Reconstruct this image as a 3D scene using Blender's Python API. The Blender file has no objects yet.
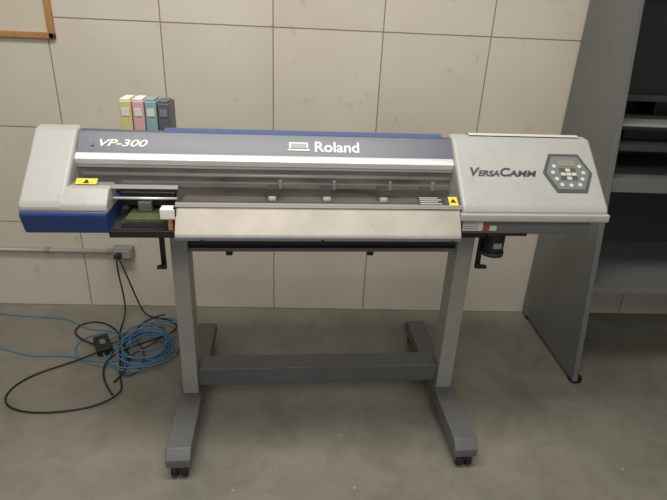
import bpy, bmesh, math, random
from mathutils import Vector, Matrix
random.seed(3)
S=bpy.context.scene
S.view_settings.view_transform='Standard'
COL=bpy.context.collection

def lin(c):
    return tuple(((x/255)/12.92 if x/255<=.04045 else ((x/255+.055)/1.055)**2.4) for x in c)+(1,)
def mat(name,rgb,rough=.5,metal=0,noise=0,nscale=8,spec=.5,bump=0,aniso=False,grime=0):
    m=bpy.data.materials.new(name); m.use_nodes=True
    nt=m.node_tree; b=nt.nodes["Principled BSDF"]
    c=lin(rgb)
    b.inputs["Roughness"].default_value=rough; b.inputs["Metallic"].default_value=metal
    b.inputs["Specular IOR Level"].default_value=spec
    b.inputs["Base Color"].default_value=c
    if noise or bump:
        tc=nt.nodes.new("ShaderNodeTexCoord"); n=nt.nodes.new("ShaderNodeTexNoise")
        mp=nt.nodes.new("ShaderNodeMapping")
        if aniso: mp.inputs["Scale"].default_value=(1,30,30)
        nt.links.new(tc.outputs["Object"],mp.inputs[0]); nt.links.new(mp.outputs[0],n.inputs[0])
        n.inputs["Scale"].default_value=nscale; n.inputs["Detail"].default_value=7; n.inputs["Roughness"].default_value=.6
        out=None
        if noise:
            r=nt.nodes.new("ShaderNodeValToRGB")
            r.color_ramp.elements[0].position=.3; r.color_ramp.elements[1].position=.7
            r.color_ramp.elements[0].color=tuple(max(0,x*(1-noise)) for x in c[:3])+(1,)
            r.color_ramp.elements[1].color=tuple(min(1,x*(1+noise)) for x in c[:3])+(1,)
            nt.links.new(n.outputs[0],r.inputs[0]); out=r.outputs[0]
        if grime:
            g=nt.nodes.new("ShaderNodeTexNoise"); g.inputs["Scale"].default_value=24; g.inputs["Detail"].default_value=9; g.inputs["Roughness"].default_value=.75
            nt.links.new(tc.outputs["Object"],g.inputs[0])
            gr=nt.nodes.new("ShaderNodeValToRGB"); gr.color_ramp.elements[0].position=.54; gr.color_ramp.elements[0].color=(1,1,1,1)
            gr.color_ramp.elements[1].position=.74; gr.color_ramp.elements[1].color=(1-grime,1-grime*1.1,1-grime*1.25,1)
            nt.links.new(g.outputs[0],gr.inputs[0])
            mx=nt.nodes.new("ShaderNodeMix"); mx.data_type='RGBA'; mx.blend_type='MULTIPLY'; mx.inputs[0].default_value=1
            nt.links.new(out,mx.inputs[6]); nt.links.new(gr.outputs[0],mx.inputs[7]); out=mx.outputs[2]
        if out: nt.links.new(out,b.inputs["Base Color"])
        if bump:
            bp=nt.nodes.new("ShaderNodeBump"); bp.inputs["Strength"].default_value=bump; bp.inputs["Distance"].default_value=.002
            nt.links.new(n.outputs[0],bp.inputs["Height"]); nt.links.new(bp.outputs[0],b.inputs["Normal"])
    return m

M=dict(
 cap=mat("light_plastic",(174,174,170),.42,noise=.06,nscale=6,grime=.2),
 capd=mat("plastic_seam",(120,122,122),.6),
 blue=mat("blue_plastic",(40,66,122),.32,noise=.08),
 film=mat("blue_film",(78,94,136),.4),
 band=mat("slate_plastic",(90,94,106),.36,noise=.10,nscale=4,grime=.1),
 base=mat("grey_plastic",(108,110,114),.5),
 dark=mat("dark_interior",(50,50,50),.6),
 black=mat("black_plastic",(24,24,26),.45),
 alu=mat("brushed_aluminium",(180,174,163),.42,.35,noise=.13,nscale=9,grime=.16),
 rail=mat("bright_aluminium",(230,230,227),.3,.35),
 plat=mat("platen",(140,131,120),.35,.3,noise=.2,nscale=6,aniso=True),
 inner=mat("inner_wall",(112,108,104),.5,.1,noise=.12),
 leg=mat("leg_paint",(148,148,143),.4,noise=.06,grime=.1),
 beam=mat("beam_paint",(90,92,93),.4,noise=.08,grime=.1),
 foot=mat("foot_paint",(98,99,98),.45,noise=.08,grime=.15),
 white=mat("white_plastic",(230,230,225),.5),
 label=mat("label_white",(210,208,200),.5),
 yellow=mat("label_yellow",(226,206,70),.5),
 red=mat("label_red",(180,70,44),.5),
 pcb=mat("pcb_green",(84,94,62),.45,noise=.25,nscale=60),
 rubber=mat("rubber",(20,20,20),.6),
 btn=mat("button_grey",(204,200,180),.5),
 panel=mat("panel_dark",(84,90,90),.35),
 pad=mat("panel_pad",(122,126,123),.4),
 padl=mat("edge_grey",(150,152,148),.4),
 ink=mat("lettering_grey",(66,68,76),.5),
 lcd=mat("lcd",(140,142,124),.2),
 orange=mat("amber_plastic",(180,130,60),.4),
 inkY=mat("ink_yellow",(200,194,134),.4), inkM=mat("ink_pink",(208,160,166),.4),
 inkC=mat("ink_cyan",(132,164,168),.4), inkK=mat("ink_black",(88,90,93),.4),
 shelf=mat("shelf_paint",(108,110,108),.4,noise=.07,nscale=3,grime=.08),
 shelfl=mat("shelf_stile",(104,107,106),.4),
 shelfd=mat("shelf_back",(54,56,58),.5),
 wood=mat("frame_wood",(176,128,78),.5,noise=.15,nscale=25),
 paper=mat("frame_paper",(205,198,178),.6),
 conduit=mat("conduit_grey",(168,163,152),.4,.2,noise=.08),
 socket=mat("socket_grey",(136,133,126),.45),
 bcable=mat("cable_blue",(84,132,164),.4), kcable=mat("cable_black",(24,24,26),.45), gcable=mat("cable_grey",(60,64,68),.45),
)
def glass():
    m=bpy.data.materials.new("clear_cover"); m.use_nodes=True; nt=m.node_tree; nt.nodes.clear()
    o=nt.nodes.new("ShaderNodeOutputMaterial"); mx=nt.nodes.new("ShaderNodeMixShader")
    t=nt.nodes.new("ShaderNodeBsdfTransparent"); t.inputs[0].default_value=(.92,.91,.90,1)
    g=nt.nodes.new("ShaderNodeBsdfPrincipled"); g.inputs["Base Color"].default_value=lin((150,147,142)); g.inputs["Roughness"].default_value=.1
    tc=nt.nodes.new("ShaderNodeTexCoord"); mp=nt.nodes.new("ShaderNodeMapping"); mp.inputs["Scale"].default_value=(2,9,9); mp.inputs["Rotation"].default_value=(0,.5,0)
    n=nt.nodes.new("ShaderNodeTexNoise"); n.inputs["Scale"].default_value=3; n.inputs["Detail"].default_value=3
    mr=nt.nodes.new("ShaderNodeMapRange"); mr.inputs[1].default_value=.3; mr.inputs[2].default_value=.7; mr.inputs[3].default_value=.04; mr.inputs[4].default_value=.13
    nt.links.new(tc.outputs["Object"],mp.inputs[0]); nt.links.new(mp.outputs[0],n.inputs[0]); nt.links.new(n.outputs[0],mr.inputs[0]); nt.links.new(mr.outputs[0],mx.inputs[0])
    nt.links.new(t.outputs[0],mx.inputs[1]); nt.links.new(g.outputs[0],mx.inputs[2]); nt.links.new(mx.outputs[0],o.inputs[0])
    return m
M["clear"]=glass()

def link(ob,parent):
    COL.objects.link(ob)
    if parent: ob.parent=parent
    return ob
def fin(name,bm,m,parent,bevel=0,smooth=False,seg=2):
    bmesh.ops.recalc_face_normals(bm,faces=bm.faces[:])
    me=bpy.data.meshes.new(name); bm.to_mesh(me); bm.free(); me.materials.append(m)
    ob=bpy.data.objects.new(name,me); link(ob,parent)
    if bevel:
        b=ob.modifiers.new("bevel","BEVEL"); b.width=bevel; b.segments=seg; b.limit_method='ANGLE'; b.angle_limit=.5
        for p in me.polygons: p.use_smooth=True
        w=ob.modifiers.new("wn","WEIGHTED_NORMAL"); w.keep_sharp=True
    elif smooth:
        for p in me.polygons: p.use_smooth=len(p.vertices)==4
    return ob
def box(name,x0,x1,y0,y1,z0,z1,m,parent=None,bevel=0,mtx=None):
    bm=bmesh.new(); vs=[bm.verts.new((x,y,z)) for x in(x0,x1) for y in(y0,y1) for z in(z0,z1)]
    for f in [(0,1,3,2),(4,6,7,5),(0,4,5,1),(2,3,7,6),(0,2,6,4),(1,5,7,3)]: bm.faces.new([vs[i] for i in f])
    ob=fin(name,bm,m,parent,bevel)
    if mtx is not None: ob.matrix_local=mtx
    return ob
def prism(name,prof,x0,x1,m,parent=None,bevel=0,seg=2):
    bm=bmesh.new(); a=[bm.verts.new((x0,y,z)) for y,z in prof]; b=[bm.verts.new((x1,y,z)) for y,z in prof]
    n=len(prof); bm.faces.new(a); bm.faces.new(b)
    for i in range(n): bm.faces.new([a[i],a[(i+1)%n],b[(i+1)%n],b[i]])
    return fin(name,bm,m,parent,bevel,seg=seg)
def poly(name,pts,h0,h1,m,parent,mtx=None,bevel=0):
    bm=bmesh.new(); a=[bm.verts.new((x,y,h0)) for x,y in pts]; b=[bm.verts.new((x,y,h1)) for x,y in pts]
    n=len(pts); bm.faces.new(a); bm.faces.new(b)
    for i in range(n): bm.faces.new([a[i],a[(i+1)%n],b[(i+1)%n],b[i]])
    ob=fin(name,bm,m,parent,bevel)
    if mtx is not None: ob.matrix_local=mtx
    return ob
def cyl(name,p0,p1,r,m,parent=None,seg=24,bevel=0):
    p0=Vector(p0);p1=Vector(p1);d=p1-p0
    bm=bmesh.new(); bmesh.ops.create_cone(bm,cap_ends=True,segments=seg,radius1=r,radius2=r,depth=d.length)
    q=d.to_track_quat('Z','Y').to_matrix().to_4x4()
    bmesh.ops.transform(bm,matrix=Matrix.Translation((p0+p1)/2)@q,verts=bm.verts)
    return fin(name,bm,m,parent,bevel,smooth=True)
def text(name,s,size,mtx,m,parent,shear=0,ex=.0006,off=0,sx=1):
    cu=bpy.data.curves.new(name,"FONT"); cu.body=s; cu.size=size; cu.shear=shear; cu.extrude=ex; cu.offset=off
    cu.align_x='CENTER'; cu.align_y='CENTER'; cu.materials.append(m)
    ob=bpy.data.objects.new(name,cu); link(ob,parent); ob.matrix_local=mtx@Matrix.Diagonal((sx,1,1,1)); return ob
def curve(name,pts,r,m,parent=None,cyclic=False):
    cu=bpy.data.curves.new(name,"CURVE"); cu.dimensions='3D'; cu.bevel_depth=r; cu.bevel_resolution=3; cu.resolution_u=8
    sp=cu.splines.new('NURBS'); sp.points.add(len(pts)-1)
    for i,p in enumerate(pts): sp.points[i].co=(*p,1)
    sp.order_u=4; sp.use_endpoint_u=not cyclic; sp.use_cyclic_u=cyclic
    cu.materials.append(m); ob=bpy.data.objects.new(name,cu); return link(ob,parent)
def empty(name,loc=(0,0,0),rz=0):
    e=bpy.data.objects.new(name,None); e.location=loc; e.rotation_euler=(0,0,rz); e.empty_display_size=.1; COL.objects.link(e); return e

# ------------------------------------------------------------ room
WY=2.527
def wallmat():
    m=bpy.data.materials.new("painted_block_wall"); m.use_nodes=True; nt=m.node_tree; b=nt.nodes["Principled BSDF"]
    tc=nt.nodes.new("ShaderNodeTexCoord"); sp=nt.nodes.new("ShaderNodeSeparateXYZ"); cb=nt.nodes.new("ShaderNodeCombineXYZ")
    ad=nt.nodes.new("ShaderNodeMath"); ad.operation='ADD'; ad.inputs[1].default_value=.156+.4848*20
    ad2=nt.nodes.new("ShaderNodeMath"); ad2.operation='ADD'; ad2.inputs[1].default_value=.4719*4
    nt.links.new(tc.outputs["Object"],sp.inputs[0]); nt.links.new(sp.outputs[0],ad.inputs[0]); nt.links.new(sp.outputs[2],ad2.inputs[0])
    nt.links.new(ad.outputs[0],cb.inputs[0]); nt.links.new(ad2.outputs[0],cb.inputs[1])
    br=nt.nodes.new("ShaderNodeTexBrick"); br.offset=0; br.squash=1
    br.inputs["Scale"].default_value=1; br.inputs["Brick Width"].default_value=.4848; br.inputs["Row Height"].default_value=.4719
    br.inputs["Mortar Size"].default_value=.0028; br.inputs["Mortar Smooth"].default_value=.3
    br.inputs["Color1"].default_value=lin((213,206,192)); br.inputs["Color2"].default_value=lin((208,201,187)); br.inputs["Mortar"].default_value=lin((140,129,113))
    nt.links.new(cb.outputs[0],br.inputs[0])
    n=nt.nodes.new("ShaderNodeTexNoise"); n.inputs["Scale"].default_value=2.2; n.inputs["Detail"].default_value=6
    nt.links.new(tc.outputs["Object"],n.inputs[0])
    r=nt.nodes.new("ShaderNodeValToRGB"); r.color_ramp.elements[0].position=.3; r.color_ramp.elements[0].color=(.92,.905,.88,1); r.color_ramp.elements[1].position=.65; r.color_ramp.elements[1].color=(1,1,1,1)
    nt.links.new(n.outputs[0],r.inputs[0])
    n3=nt.nodes.new("ShaderNodeTexNoise"); n3.inputs["Scale"].default_value=14; n3.inputs["Detail"].default_value=5
    nt.links.new(tc.outputs["Object"],n3.inputs[0])
    r3=nt.nodes.new("ShaderNodeValToRGB"); r3.color_ramp.elements[0].position=.66; r3.color_ramp.elements[0].color=(1,1,1,1); r3.color_ramp.elements[1].position=.78; r3.color_ramp.elements[1].color=(.78,.75,.7,1)
    nt.links.new(n3.outputs[0],r3.inputs[0])
    mx=nt.nodes.new("ShaderNodeMix"); mx.data_type='RGBA'; mx.blend_type='MULTIPLY'; mx.inputs[0].default_value=1
    nt.links.new(br.outputs[0],mx.inputs[6]); nt.links.new(r.outputs[0],mx.inputs[7])
    mx2=nt.nodes.new("ShaderNodeMix"); mx2.data_type='RGBA'; mx2.blend_type='MULTIPLY'; mx2.inputs[0].default_value=1
    nt.links.new(mx.outputs[2],mx2.inputs[6]); nt.links.new(r3.outputs[0],mx2.inputs[7]); nt.links.new(mx2.outputs[2],b.inputs["Base Color"])
    b.inputs["Roughness"].default_value=.4
    bp=nt.nodes.new("ShaderNodeBump"); bp.inputs["Strength"].default_value=.6; bp.inputs["Distance"].default_value=.004; bp.invert=True
    nt.links.new(br.outputs[1],bp.inputs["Height"]); nt.links.new(bp.outputs[0],b.inputs["Normal"])
    return m
def floormat():
    m=bpy.data.materials.new("polished_concrete"); m.use_nodes=True; nt=m.node_tree; b=nt.nodes["Principled BSDF"]
    tc=nt.nodes.new("ShaderNodeTexCoord")
    n=nt.nodes.new("ShaderNodeTexNoise"); n.inputs["Scale"].default_value=1.6; n.inputs["Detail"].default_value=9; n.inputs["Roughness"].default_value=.6
    nt.links.new(tc.outputs["Object"],n.inputs[0])
    r=nt.nodes.new("ShaderNodeValToRGB"); e=r.color_ramp.elements
    e[0].position=.3; e[0].color=lin((117,116,106)); e[1].position=.72; e[1].color=lin((146,143,132))
    nt.links.new(n.outputs[0],r.inputs[0])
    v=nt.nodes.new("ShaderNodeTexVoronoi"); v.inputs["Scale"].default_value=7; nt.links.new(tc.outputs["Object"],v.inputs[0])
    lt=nt.nodes.new("ShaderNodeMath"); lt.operation='LESS_THAN'; lt.inputs[1].default_value=.035; nt.links.new(v.outputs["Distance"],lt.inputs[0])
    mx=nt.nodes.new("ShaderNodeMix"); mx.data_type='RGBA'; nt.links.new(lt.outputs[0],mx.inputs[0]); nt.links.new(r.outputs[0],mx.inputs[6]); mx.inputs[7].default_value=lin((168,165,154))
    n2=nt.nodes.new("ShaderNodeTexNoise"); n2.inputs["Scale"].default_value=5; n2.inputs["Detail"].default_value=12; n2.inputs["Roughness"].default_value=.75; n2.inputs["Distortion"].default_value=.8
    nt.links.new(tc.outputs["Object"],n2.inputs[0])
    r4=nt.nodes.new("ShaderNodeValToRGB"); q=r4.color_ramp.elements; q[0].position=.32; q[0].color=(.78,.77,.74,1); q[1].position=.55; q[1].color=(1,1,1,1)
    nt.links.new(n2.outputs[0],r4.inputs[0])
    mm=nt.nodes.new("ShaderNodeMix"); mm.data_type='RGBA'; mm.blend_type='MULTIPLY'; mm.inputs[0].default_value=1
    nt.links.new(mx.outputs[2],mm.inputs[6]); nt.links.new(r4.outputs[0],mm.inputs[7])
    nt.links.new(mm.outputs[2],b.inputs["Base Color"])
    r2=nt.nodes.new("ShaderNodeMapRange"); r2.inputs[3].default_value=.2; r2.inputs[4].default_value=.4
    nt.links.new(n.outputs[0],r2.inputs[0]); nt.links.new(r2.outputs[0],b.inputs["Roughness"])
    return m
WM=wallmat(); FM=floormat()
box("wall_back",-4,4.5,WY,WY+.15,0,3,WM)
box("wall_left",-4.15,-4,-3,WY+.15,0,3,WM)
box("wall_right",4.5,4.65,-3,WY+.15,0,3,WM)
box("floor",-4.15,4.65,-3,WY+.15,-.1,0,FM)
box("ceiling",-4.15,4.65,-3,WY+.15,3,3.1,mat("ceiling_paint",(215,213,208),.7))

# ------------------------------------------------------------ printer
P=empty("wide_format_printer",(0.09,1.75,0),.05)
capprof=[(-.262,.945),(-.255,.966),(-.06,1.138),(-.02,1.142),(.06,1.06),(.25,1.06),(.25,.88),(-.2,.88)]
prism("left_end_cover",capprof,-.912,-.785,M["cap"],P,.012,3)
prism("left_lower_cover",[(-.262,.935),(-.257,.962),(-.215,1.0),(-.15,1.0),(-.15,.935)],-.80,-.668,M["cap"],P,.006)
prism("left_base",[(-.268,.93),(-.25,.872),(.2,.82),(.25,.90),(.2,.95),(-.266,.945)],-.909,-.668,M["blue"],P,.008)
box("left_seam",-.905,-.672,-.262,-.2,.94,.948,M["capd"],P)
prism("right_end_cover",capprof,.378,.852,M["cap"],P,.014,3)
prism("right_cover_lip",[(-.266,.922),(-.266,.948),(-.2,.95),(-.2,.922)],.374,.856,M["cap"],P,.005)
prism("right_base",[(-.245,.93),(-.235,.872),(.15,.80),(.25,.86),(.25,.93)],.372,.815,M["base"],P,.006)
prism("dust_sheet",[(-.05,1.143),(-.03,1.147),(.0,1.134),(.055,1.072),(.05,1.064),(-.02,1.142)],.44,.82,M["label"],P,.002)
prism("chassis",[(-.07,.96),(-.07,1.05),(.05,1.06),(.25,1.06),(.25,.86),(.15,.79),(-.20,.85),(-.26,.873),(-.26,.885),(-.12,.90)],-.668,.378,M["dark"],P)
prism("top_cover",[(-.104,1.074),(-.054,1.128),(-.04,1.133),(.06,1.062),(.05,1.05),(-.07,1.05)],-.787,.380,M["band"],P,.003)
prism("blue_top_film",[(-.052,1.130),(-.035,1.139),(-.01,1.136),(-.01,1.12),(-.04,1.127)],-.535,.35,M["film"],P,.002)
prism("front_rail",[(-.120,1.034),(-.125,1.062),(-.106,1.076),(-.09,1.074),(-.09,1.034)],-.79,.378,M["rail"],P,.003)
box("rail_groove",-.787,.376,-.1245,-.120,1.044,1.0465,M["capd"],P)
prism("clear_front_cover",[(-.113,1.041),(-.252,.967),(-.254,.964),(-.113,1.037)],-.478,.376,M["clear"],P)
prism("clear_bay_cover",[(-.113,1.041),(-.190,1.000),(-.192,.997),(-.113,1.037)],-.785,-.478,M["clear"],P)
prism("cover_lower_edge",[(-.256,.960),(-.250,.971),(-.244,.970),(-.248,.960)],-.478,.376,M["padl"],P)
prism("bay_cover_edge",[(-.196,.993),(-.190,1.003),(-.184,1.002),(-.188,.993)],-.668,-.478,M["padl"],P)
# interior
box("inner_back",-.785,.378,-.075,-.068,.90,1.05,M["inner"],P)
box("gantry_beam",-.66,.376,-.12,-.075,.975,.992,M["inner"],P,.002)
box("gantry_shadow_gap",-.66,.376,-.0765,-.074,.952,.962,M["dark"],P)
box("platen",-.478,.376,-.25,-.075,.925,.945,M["plat"],P)
box("cut_groove",-.478,.376,-.175,-.168,.944,.9465,M["dark"],P)
cyl("guide_shaft",(-.78,-.10,1.01),(.376,-.10,1.01),.006,M["rail"],P)
for i,x in enumerate((-.20,-.03,.15,.29)):
    box("pinch_roller_arm_%d"%i,x-.018,x+.018,-.155,-.08,.955,.988,M["black"],P,.004)
    cyl("pinch_roller_%d"%i,(x-.012,-.165,.955),(x+.012,-.165,.955),.009,M["label"],P)
    box("roller_lever_%d"%i,x+.02,x+.030,-.13,-.118,.975,1.004,M["padl"],P,.002)
prism("front_apron",[(-.252,.957),(-.296,.893),(-.299,.880),(-.290,.878),(-.26,.90),(-.24,.95)],-.478,.372,M["alu"],P,.002)
box("apron_trim",-.478,.372,-.3005,-.27,.872,.881,M["base"],P)
for x in (-.40,-.05,.345): cyl("apron_screw_%d"%int(x*100),(x,-.304,.871),(x,-.29,.871),.006,M["black"],P,12)
# service bay
box("bay_floor",-.668,-.478,-.26,-.08,.868,.878,M["black"],P)
box("bay_side",-.482,-.475,-.268,-.1,.87,.96,M["black"],P)
box("bay_front_lip",-.668,-.478,-.272,-.258,.868,.890,M["black"],P,.002)
box("carriage_board",-.625,-.50,-.245,-.15,.905,.918,M["pcb"],P,.002)
box("carriage_base",-.64,-.49,-.245,-.12,.88,.905,M["dark"],P,.002)
box("carriage_head",-.655,-.49,-.17,-.10,.93,.975,M["black"],P,.005)
box("carriage_bracket",-.60,-.56,-.19,-.16,.918,.95,M["base"],P,.003)
box("carriage_tag",-.520,-.478,-.272,-.235,.925,.957,M["white"],P,.003)
box("carriage_wiper",-.50,-.486,-.268,-.25,.89,.925,M["orange"],P,.002)
cyl("bay_shaft",(-.665,-.20,.965),(-.48,-.20,.965),.004,M["rail"],P)

def frame(y,z,y2,z2,x,s,n=0):
    d=Vector((0,y2-y,z2-z)).normalized(); nn=Vector((1,0,0)).cross(d)
    o=Vector((x,y,z))+d*s+nn*n
    return Matrix(((1,d.x,nn.x,o.x),(0,d.y,nn.y,o.y),(0,d.z,nn.z,o.z),(0,0,0,1)))
BF=lambda x,s,n=.0008:frame(-.104,1.074,-.054,1.128,x,s,n)
CF=lambda x,s,n=.0005:frame(-.255,.966,-.06,1.138,x,s,n)
text("model_lettering","VP-300",.033,BF(-.657,.034),M["white"],P,.28,off=.0006,sx=1.5)
text("maker_lettering","Roland",.051,BF(.003,.034),M["white"],P,0,off=.001,sx=1.02)
lg=BF(-.118,.036)
poly("maker_logo",[(-.030,.014),(.030,.014),(.030,-.006),(.025,-.006),(.025,.010),(-.025,.010),(-.025,-.006),(-.030,-.006)],0,.001,M["white"],P,lg)
poly("maker_logo_screen",[(-.025,.010),(.025,.010),(.025,-.006),(-.025,-.006)],0,.0006,M["padl"],P,lg)
poly("maker_logo_base",[(-.034,-.009),(.034,-.009),(.034,-.015),(-.034,-.015)],0,.001,M["white"],P,lg)
box("cover_latch",-.005,.005,-.006,.006,0,.003,M["capd"],P,.001,BF(-.742,.03))
text("series_lettering","V",.042,CF(.428,.127),M["ink"],P,.3,off=.0015,sx=1.1)
text("series_lettering_small","ERSA",.028,CF(.478,.122),M["ink"],P,.3,off=.0012,sx=1.1)
text("series_lettering_c","C",.042,CF(.529,.127),M["ink"],P,.3,off=.0015,sx=1.1)
text("series_lettering_end","AMM",.030,CF(.589,.123),M["ink"],P,.3,off=.0012,sx=1.3)
# control panel
hx=CF(.743,.128)@Matrix.Scale(1.07,4)
hexp=[(-.078,0),(-.047,.068),(.047,.068),(.078,0),(.047,-.068),(-.047,-.068)]
poly("control_panel",hexp,0,.002,M["panel"],P,hx,.001)
poly("control_panel_pad",[(x*.86,y*.84) for x,y in hexp],.002,.0032,M["pad"],P,hx)
box("control_lcd",-.026,.026,.024,.044,.0032,.0045,M["lcd"],P,0,hx)
box("control_center",-.026,.026,-.026,.016,.0032,.004,M["panel"],P,0,hx)
for (x,y) in [(0,.008),(0,-.02),(-.017,-.006),(.017,-.006),(0,-.006)]:
    box("control_key",x-.0075,x+.0075,y-.0055,y+.0055,.004,.006,M["btn"],P,.001,hx)
for (x,y) in [(-.048,.0),(.048,.0),(-.040,-.022),(.040,-.022),(-.028,-.042),(0,-.044),(.028,-.042),(-.040,.022),(.040,.022)]:
    poly("control_button",[(x+.006*math.cos(t*math.pi/6),y+.006*math.sin(t*math.pi/6)) for t in range(12)],.0032,.005,M["label"],P,hx)
CL=lambda x,s,n=.002:frame(-.254,.966,-.113,1.041,x,s,n)
m0=CL(-.740,.085)@Matrix.Translation((0,0,.001))
box("warning_label",-.030,.030,-.012,.012,0,.001,M["yellow"],P,0,m0)
poly("warning_icon",[(-.009,-.008),(.009,-.008),(0,.008)],.001,.0016,M["black"],P,m0)
m0=CL(.352,.022)
box("warning_label_right",-.014,.014,-.018,.018,0,.001,M["yellow"],P,0,m0)
poly("warning_icon_right",[(-.009,-.006),(.009,-.006),(0,.010)],.001,.0016,M["black"],P,m0)
m1=CL(.285,.022)
box("notice_label",-.042,.042,-.016,.016,0,.001,M["dark"],P,0,m1)
for i in range(4): box("notice_line_%d"%i,-.038,.03-.01*(i%2),-.013+.008*i,-.0105+.008*i,.001,.0014,M["label"],P,0,m1)
box("rating_label",.39,.455,-.2475,-.240,.886,.915,M["label"],P)
box("rating_label_red",.456,.475,-.2475,-.240,.886,.902,M["red"],P)
box("rating_label_b",.477,.50,-.2475,-.240,.886,.902,M["label"],P)
for i in range(3): box("rating_line_%d"%i,.394,.44,-.248,-.247,.892+.008*i,.894+.008*i,M["base"],P)

box("media_rail",-.491,.461,-.02,.05,.725,.79,M["black"],P,.004)
box("rail_profile",-.491,.461,-.032,-.02,.715,.728,M["base"],P)
cyl("media_shaft",(-.48,.06,.70),(.45,.06,.70),.008,M["inner"],P)
for x in (-.36,.16): box("media_clamp_%d"%int(100*x),x-.012,x+.012,.04,.08,.665,.72,M["black"],P,.003)
# stand
lx=(-.548,-.490); rx=(.458,.520)
for nm,(a,b) in (("left",lx),("right",rx)):
    box("leg_"+nm,a,b,-.045,.045,.105,.86,M["leg"],P,.004)
    c=(a+b)/2
    prism("foot_"+nm,[(-.36,.052),(-.36,.085),(-.33,.115),(.46,.115),(.49,.085),(.49,.052)],c-.042,c+.042,M["foot"],P,.004)
    box("leg_mount_"+nm,a-.012,b+.012,-.1,.1,.80,.84,M["black"],P)
    for k,y in (("front",-.335),("back",.455)):
        for s in (-1,1): cyl("caster_%s_%s_%d"%(nm,k,s),(c+s*.006,y,.026),(c+s*.028,y,.026),.026,M["rubber"],P,bevel=.004)
        box("caster_fork_%s_%s"%(nm,k),c-.024,c+.024,y-.018,y+.02,.020,.054,M["black"],P,.006)
        cyl("caster_hub_%s_%s"%(nm,k),(c-.029,y,.026),(c+.029,y,.026),.010,M["base"],P,16)
box("cross_beam",-.491,.459,-.03,.06,.135,.215,M["beam"],P,.005)
for nm,x,sg in (("left",-.572,-1),("right",.540,1)):
    box("hook_arm_"+nm,x-.008,x+.008,-.06,-.045,.66,.83,M["black"],P,.002)
    prism("hook_tip_"+nm,[(-.06,.66),(-.06,.68),(-.11,.70),(-.12,.69)],x-.01,x+.01,M["black"],P,.002)
cyl("takeup_motor",(.575,-.08,.745),(.575,-.08,.82),.036,M["black"],P,bevel=.004)
cyl("takeup_motor_ring",(.575,-.08,.73),(.575,-.08,.745),.039,M["dark"],P)
box("motor_label",.56,.59,-.1175,-.112,.765,.785,M["padl"],P)
box("motor_bracket",.53,.67,-.12,0,.815,.83,M["dark"],P)

# ink cartridges
for i,k in enumerate(("inkY","inkM","inkC","inkK")):
    c=empty("ink_cartridge",Vector((0.09,1.75,0))+Matrix.Rotation(.05,3,'Z')@Vector((-.688+.041*i,.165,1.0605)),.05)
    h=.134 if i<3 else .128
    box("body",-.0190,.0190,-.05,.06,0,h,M[k],c,.004)
    box("lid",-.015,.015,-.045,.03,h,h+.007,M["white"] if i<2 else M[k],c,.002)
    box("label",-.012,.012,-.052,-.049,.085,.110,M["label"] if i<3 else M["capd"],c)

# ------------------------------------------------------------ steel cabinet
C=empty("steel_shelving_cabinet",(1.22,0,0))
yf=lambda z:1.90+.155*z
TOP=2.3; BK=2.515; W=1.0
def slab(name,x0,x1,pts,m): return prism(name,pts,x0,x1,m,C,.002)
slab("side_left",0,.018,[(yf(.02),.02),(BK,.02),(BK,TOP),(yf(TOP),TOP)],M["shelf"])
slab("side_right",W-.02,W,[(yf(.02),.02),(BK,.02),(BK,TOP),(yf(TOP),TOP)],M["shelf"])
slab("stile_left",-.002,.022,[(yf(.02)-.012,.02),(yf(.02)+.002,.02),(yf(TOP)+.002,TOP),(yf(TOP)-.012,TOP)],M["shelfl"])
slab("stile_right",W-.022,W+.002,[(yf(.02)-.012,.02),(yf(.02)+.002,.02),(yf(TOP)+.002,TOP),(yf(TOP)-.012,TOP)],M["shelfl"])
for i,z in enumerate((.43,.865,1.03,TOP-.02)):
    t=.055 if i==1 else .025
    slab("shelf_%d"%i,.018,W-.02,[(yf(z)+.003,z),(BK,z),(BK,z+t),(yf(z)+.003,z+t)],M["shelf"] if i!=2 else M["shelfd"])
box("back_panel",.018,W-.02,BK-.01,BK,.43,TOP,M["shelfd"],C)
for x in (.03,W-.03):
    for y in (yf(0)+.03,BK-.05):
        cyl("levelling_foot",(x,y,0),(x,y,.02),.030,M["black"],C,bevel=.003)
E=empty("heat_press",(1.60,2.27,1.056))
box("base",-.28,.30,-.10,.16,0,.05,M["black"],E,.004)
prism("lower_platen_tray",[(-.165,.048),(-.165,.062),(.15,.062),(.15,.048)],-.345,.32,M["black"],E,.003)
prism("lower_platen",[(-.150,.060),(-.150,.072),(.13,.072),(.13,.060)],-.34,.30,M["padl"],E,.003)
box("upper_housing",-.325,.30,-.04,.20,.16,.56,M["black"],E,.01)
box("upper_frame",-.34,-.31,-.07,.20,.15,.57,M["dark"],E,.004)
box("upper_frame_lower",-.31,.30,-.07,-.04,.15,.175,M["dark"],E,.004)
box("upper_frame_top",-.31,.30,-.07,-.04,.545,.57,M["dark"],E,.004)
box("support_column",-.05,.05,.10,.20,.05,.17,M["black"],E,.004)

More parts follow.
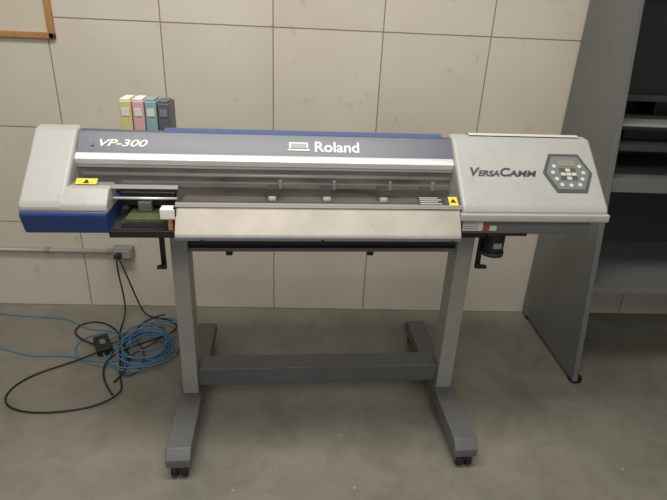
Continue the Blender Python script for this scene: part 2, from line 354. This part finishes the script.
# ------------------------------------------------------------ wall things
F=empty("picture_frame",(-1.33,WY,1.33))
fw=.24; fh=.34
box("frame_bottom",-.36,fw,-.02,-.001,0,.025,M["wood"],F,.003)
box("frame_top",-.36,fw,-.02,-.001,fh,fh+.025,M["wood"],F,.003)
box("frame_right",fw-.025,fw,-.02,-.001,0,fh+.025,M["wood"],F,.003)
box("frame_left",-.36,-.335,-.02,-.001,0,fh+.025,M["wood"],F,.003)
box("panel",-.35,fw-.01,-.008,-.001,.01,fh+.01,M["paper"],F)
K=empty("wall_conduit",(0,WY,.325))
cyl("pipe",(-4,-.015,0),(-.97,-.015,0),.011,M["conduit"],K)
cyl("collar",(-.99,-.015,0),(-.965,-.015,0),.015,M["socket"],K)
box("outlet_box",-.965,-.865,-.05,-.001,-.03,.035,M["socket"],K,.005)
box("outlet_face",-.955,-.875,-.054,-.049,-.02,.026,M["conduit"],K,.003)
box("plug",-.945,-.915,-.085,-.052,-.012,.014,M["black"],K,.004)
cyl("clip",(-1.30,-.015,0),(-1.285,-.015,0),.016,M["socket"],K)

# ------------------------------------------------------------ cables
r=.0032
CB=empty("blue_network_cable_coil",(0,0,0))
for i in range(11):
    cx,cy=-.73+random.uniform(-.04,.04),2.15+random.uniform(-.06,.06); rr=random.uniform(.09,.16); ph=random.random()*6
    pts=[(cx+rr*1.1*math.cos(ph+t*math.pi/4)*random.uniform(.75,1.2),cy+rr*1.15*math.sin(ph+t*math.pi/4)*random.uniform(.8,1.2),r+.001+.004*i*random.uniform(.4,1)) for t in range(8)]
    curve("loop_%d"%i,pts,r,M["bcable"],CB,True)
curve("tail_1",[(-.80,2.2,r),(-.95,2.30,r),(-1.05,2.25,r),(-1.2,2.42,r),(-1.35,2.38,r),(-1.7,2.45,r)],r,M["bcable"],CB)
curve("tail_2",[(-.75,2.05,r),(-.95,2.0,r),(-1.05,2.1,r),(-1.25,2.02,r),(-1.5,2.2,r),(-1.8,2.1,r)],r,M["bcable"],CB)
curve("tail_3",[(-.62,2.2,r),(-.60,2.40,r),(-.75,2.45,r),(-.80,2.3,r),(-.70,2.18,r)],r,M["bcable"],CB)
curve("tail_4",[(-.70,2.05,r),(-.85,1.96,r),(-1.0,2.02,r),(-1.1,2.16,r),(-1.0,2.28,r),(-.85,2.26,r)],r,M["bcable"],CB)
CK=empty("black_power_cable",(0,0,0))
k=.004
curve("drop",[(-.93,WY-.085,.325),(-.925,WY-.12,.29),(-.92,WY-.09,.15),(-.90,2.40,.02),(-.91,2.28,k),(-.84,2.10,k),(-.80,1.95,k),(-.76,1.86,k+.004),(-.74,1.80,k+.012),(-.80,1.74,k),(-.9,1.70,k),(-1.05,1.68,k),(-1.18,1.72,k),(-1.22,1.82,k),(-1.15,1.95,k),(-1.0,2.02,k+.006),(-.92,2.10,k+.01)],k,M["kcable"],CK)
curve("loop_a",[(-.92,2.12,.02),(-.84,2.22,k),(-.72,2.35,k),(-.66,2.28,k),(-.70,2.12,.03),(-.82,2.02,.02),(-.78,1.9,k),(-.70,1.95,k),(-.72,2.1,.03),(-.86,2.25,k),(-.80,2.4,k),(-.72,2.44,k)],k,M["gcable"],CK)
curve("loop_b",[(-.94,2.12,.02),(-1.08,2.2,k),(-1.15,2.30,k),(-1.05,2.38,k),(-.92,2.30,k),(-.85,2.15,.02),(-.74,2.0,.02),(-.80,1.88,k)],k,M["kcable"],CK)
curve("loop_c",[(-.92,WY-.085,.32),(-.88,WY-.12,.25),(-.84,2.42,.06),(-.80,2.40,k),(-.70,2.40,k),(-.62,2.34,k),(-.64,2.22,.02),(-.78,2.12,.03),(-.90,2.02,.02),(-.86,1.90,k),(-.78,1.80,k)],k,M["kcable"],CK)
A=empty("power_adapter",(-.93,2.13,.0),.5)
box("brick",-.034,.034,-.065,.065,.001,.04,M["black"],A,.008)
box("sticker",-.012,.012,-.02,.02,.0395,.0408,M["capd"],A)

# ------------------------------------------------------------ lights
def area(name,loc,rot,sx,sy,e,col=(1,.96,.905)):
    l=bpy.data.lights.new(name,"AREA"); l.shape='RECTANGLE'; l.size=sx; l.size_y=sy; l.energy=e; l.color=col
    o=bpy.data.objects.new(name,l); o.location=loc; o.rotation_euler=rot; COL.objects.link(o)
area("ceiling_light",(-.2,1.1,2.95),(0,0,0),2.2,.6,57)
area("ceiling_light.001",(.0,-1.2,2.95),(0,0,0),2.5,1.2,52)
w=bpy.data.worlds.new("world"); S.world=w; w.use_nodes=True
w.node_tree.nodes["Background"].inputs[0].default_value=(.98,.98,1,1); w.node_tree.nodes["Background"].inputs[1].default_value=.42

# ------------------------------------------------------------ camera
f,pi_,ro,ya=532.7165,0.4247,0.0473,0.0608
Fv=Vector((math.sin(ya)*math.cos(pi_),math.cos(ya)*math.cos(pi_),-math.sin(pi_)))
R=Vector((math.cos(ya),-math.sin(ya),0)); U=R.cross(Fv)
R2=R*math.cos(ro)+U*math.sin(ro); U2=-R*math.sin(ro)+U*math.cos(ro)
cd=bpy.data.cameras.new("camera"); cd.sensor_width=36; cd.lens=f*36/667; cd.clip_start=.01
co=bpy.data.objects.new("camera",cd); COL.objects.link(co)
co.matrix_world=Matrix(((R2.x,U2.x,-Fv.x,0),(R2.y,U2.y,-Fv.y,0),(R2.z,U2.z,-Fv.z,1.5),(0,0,0,1)))
S.camera=co
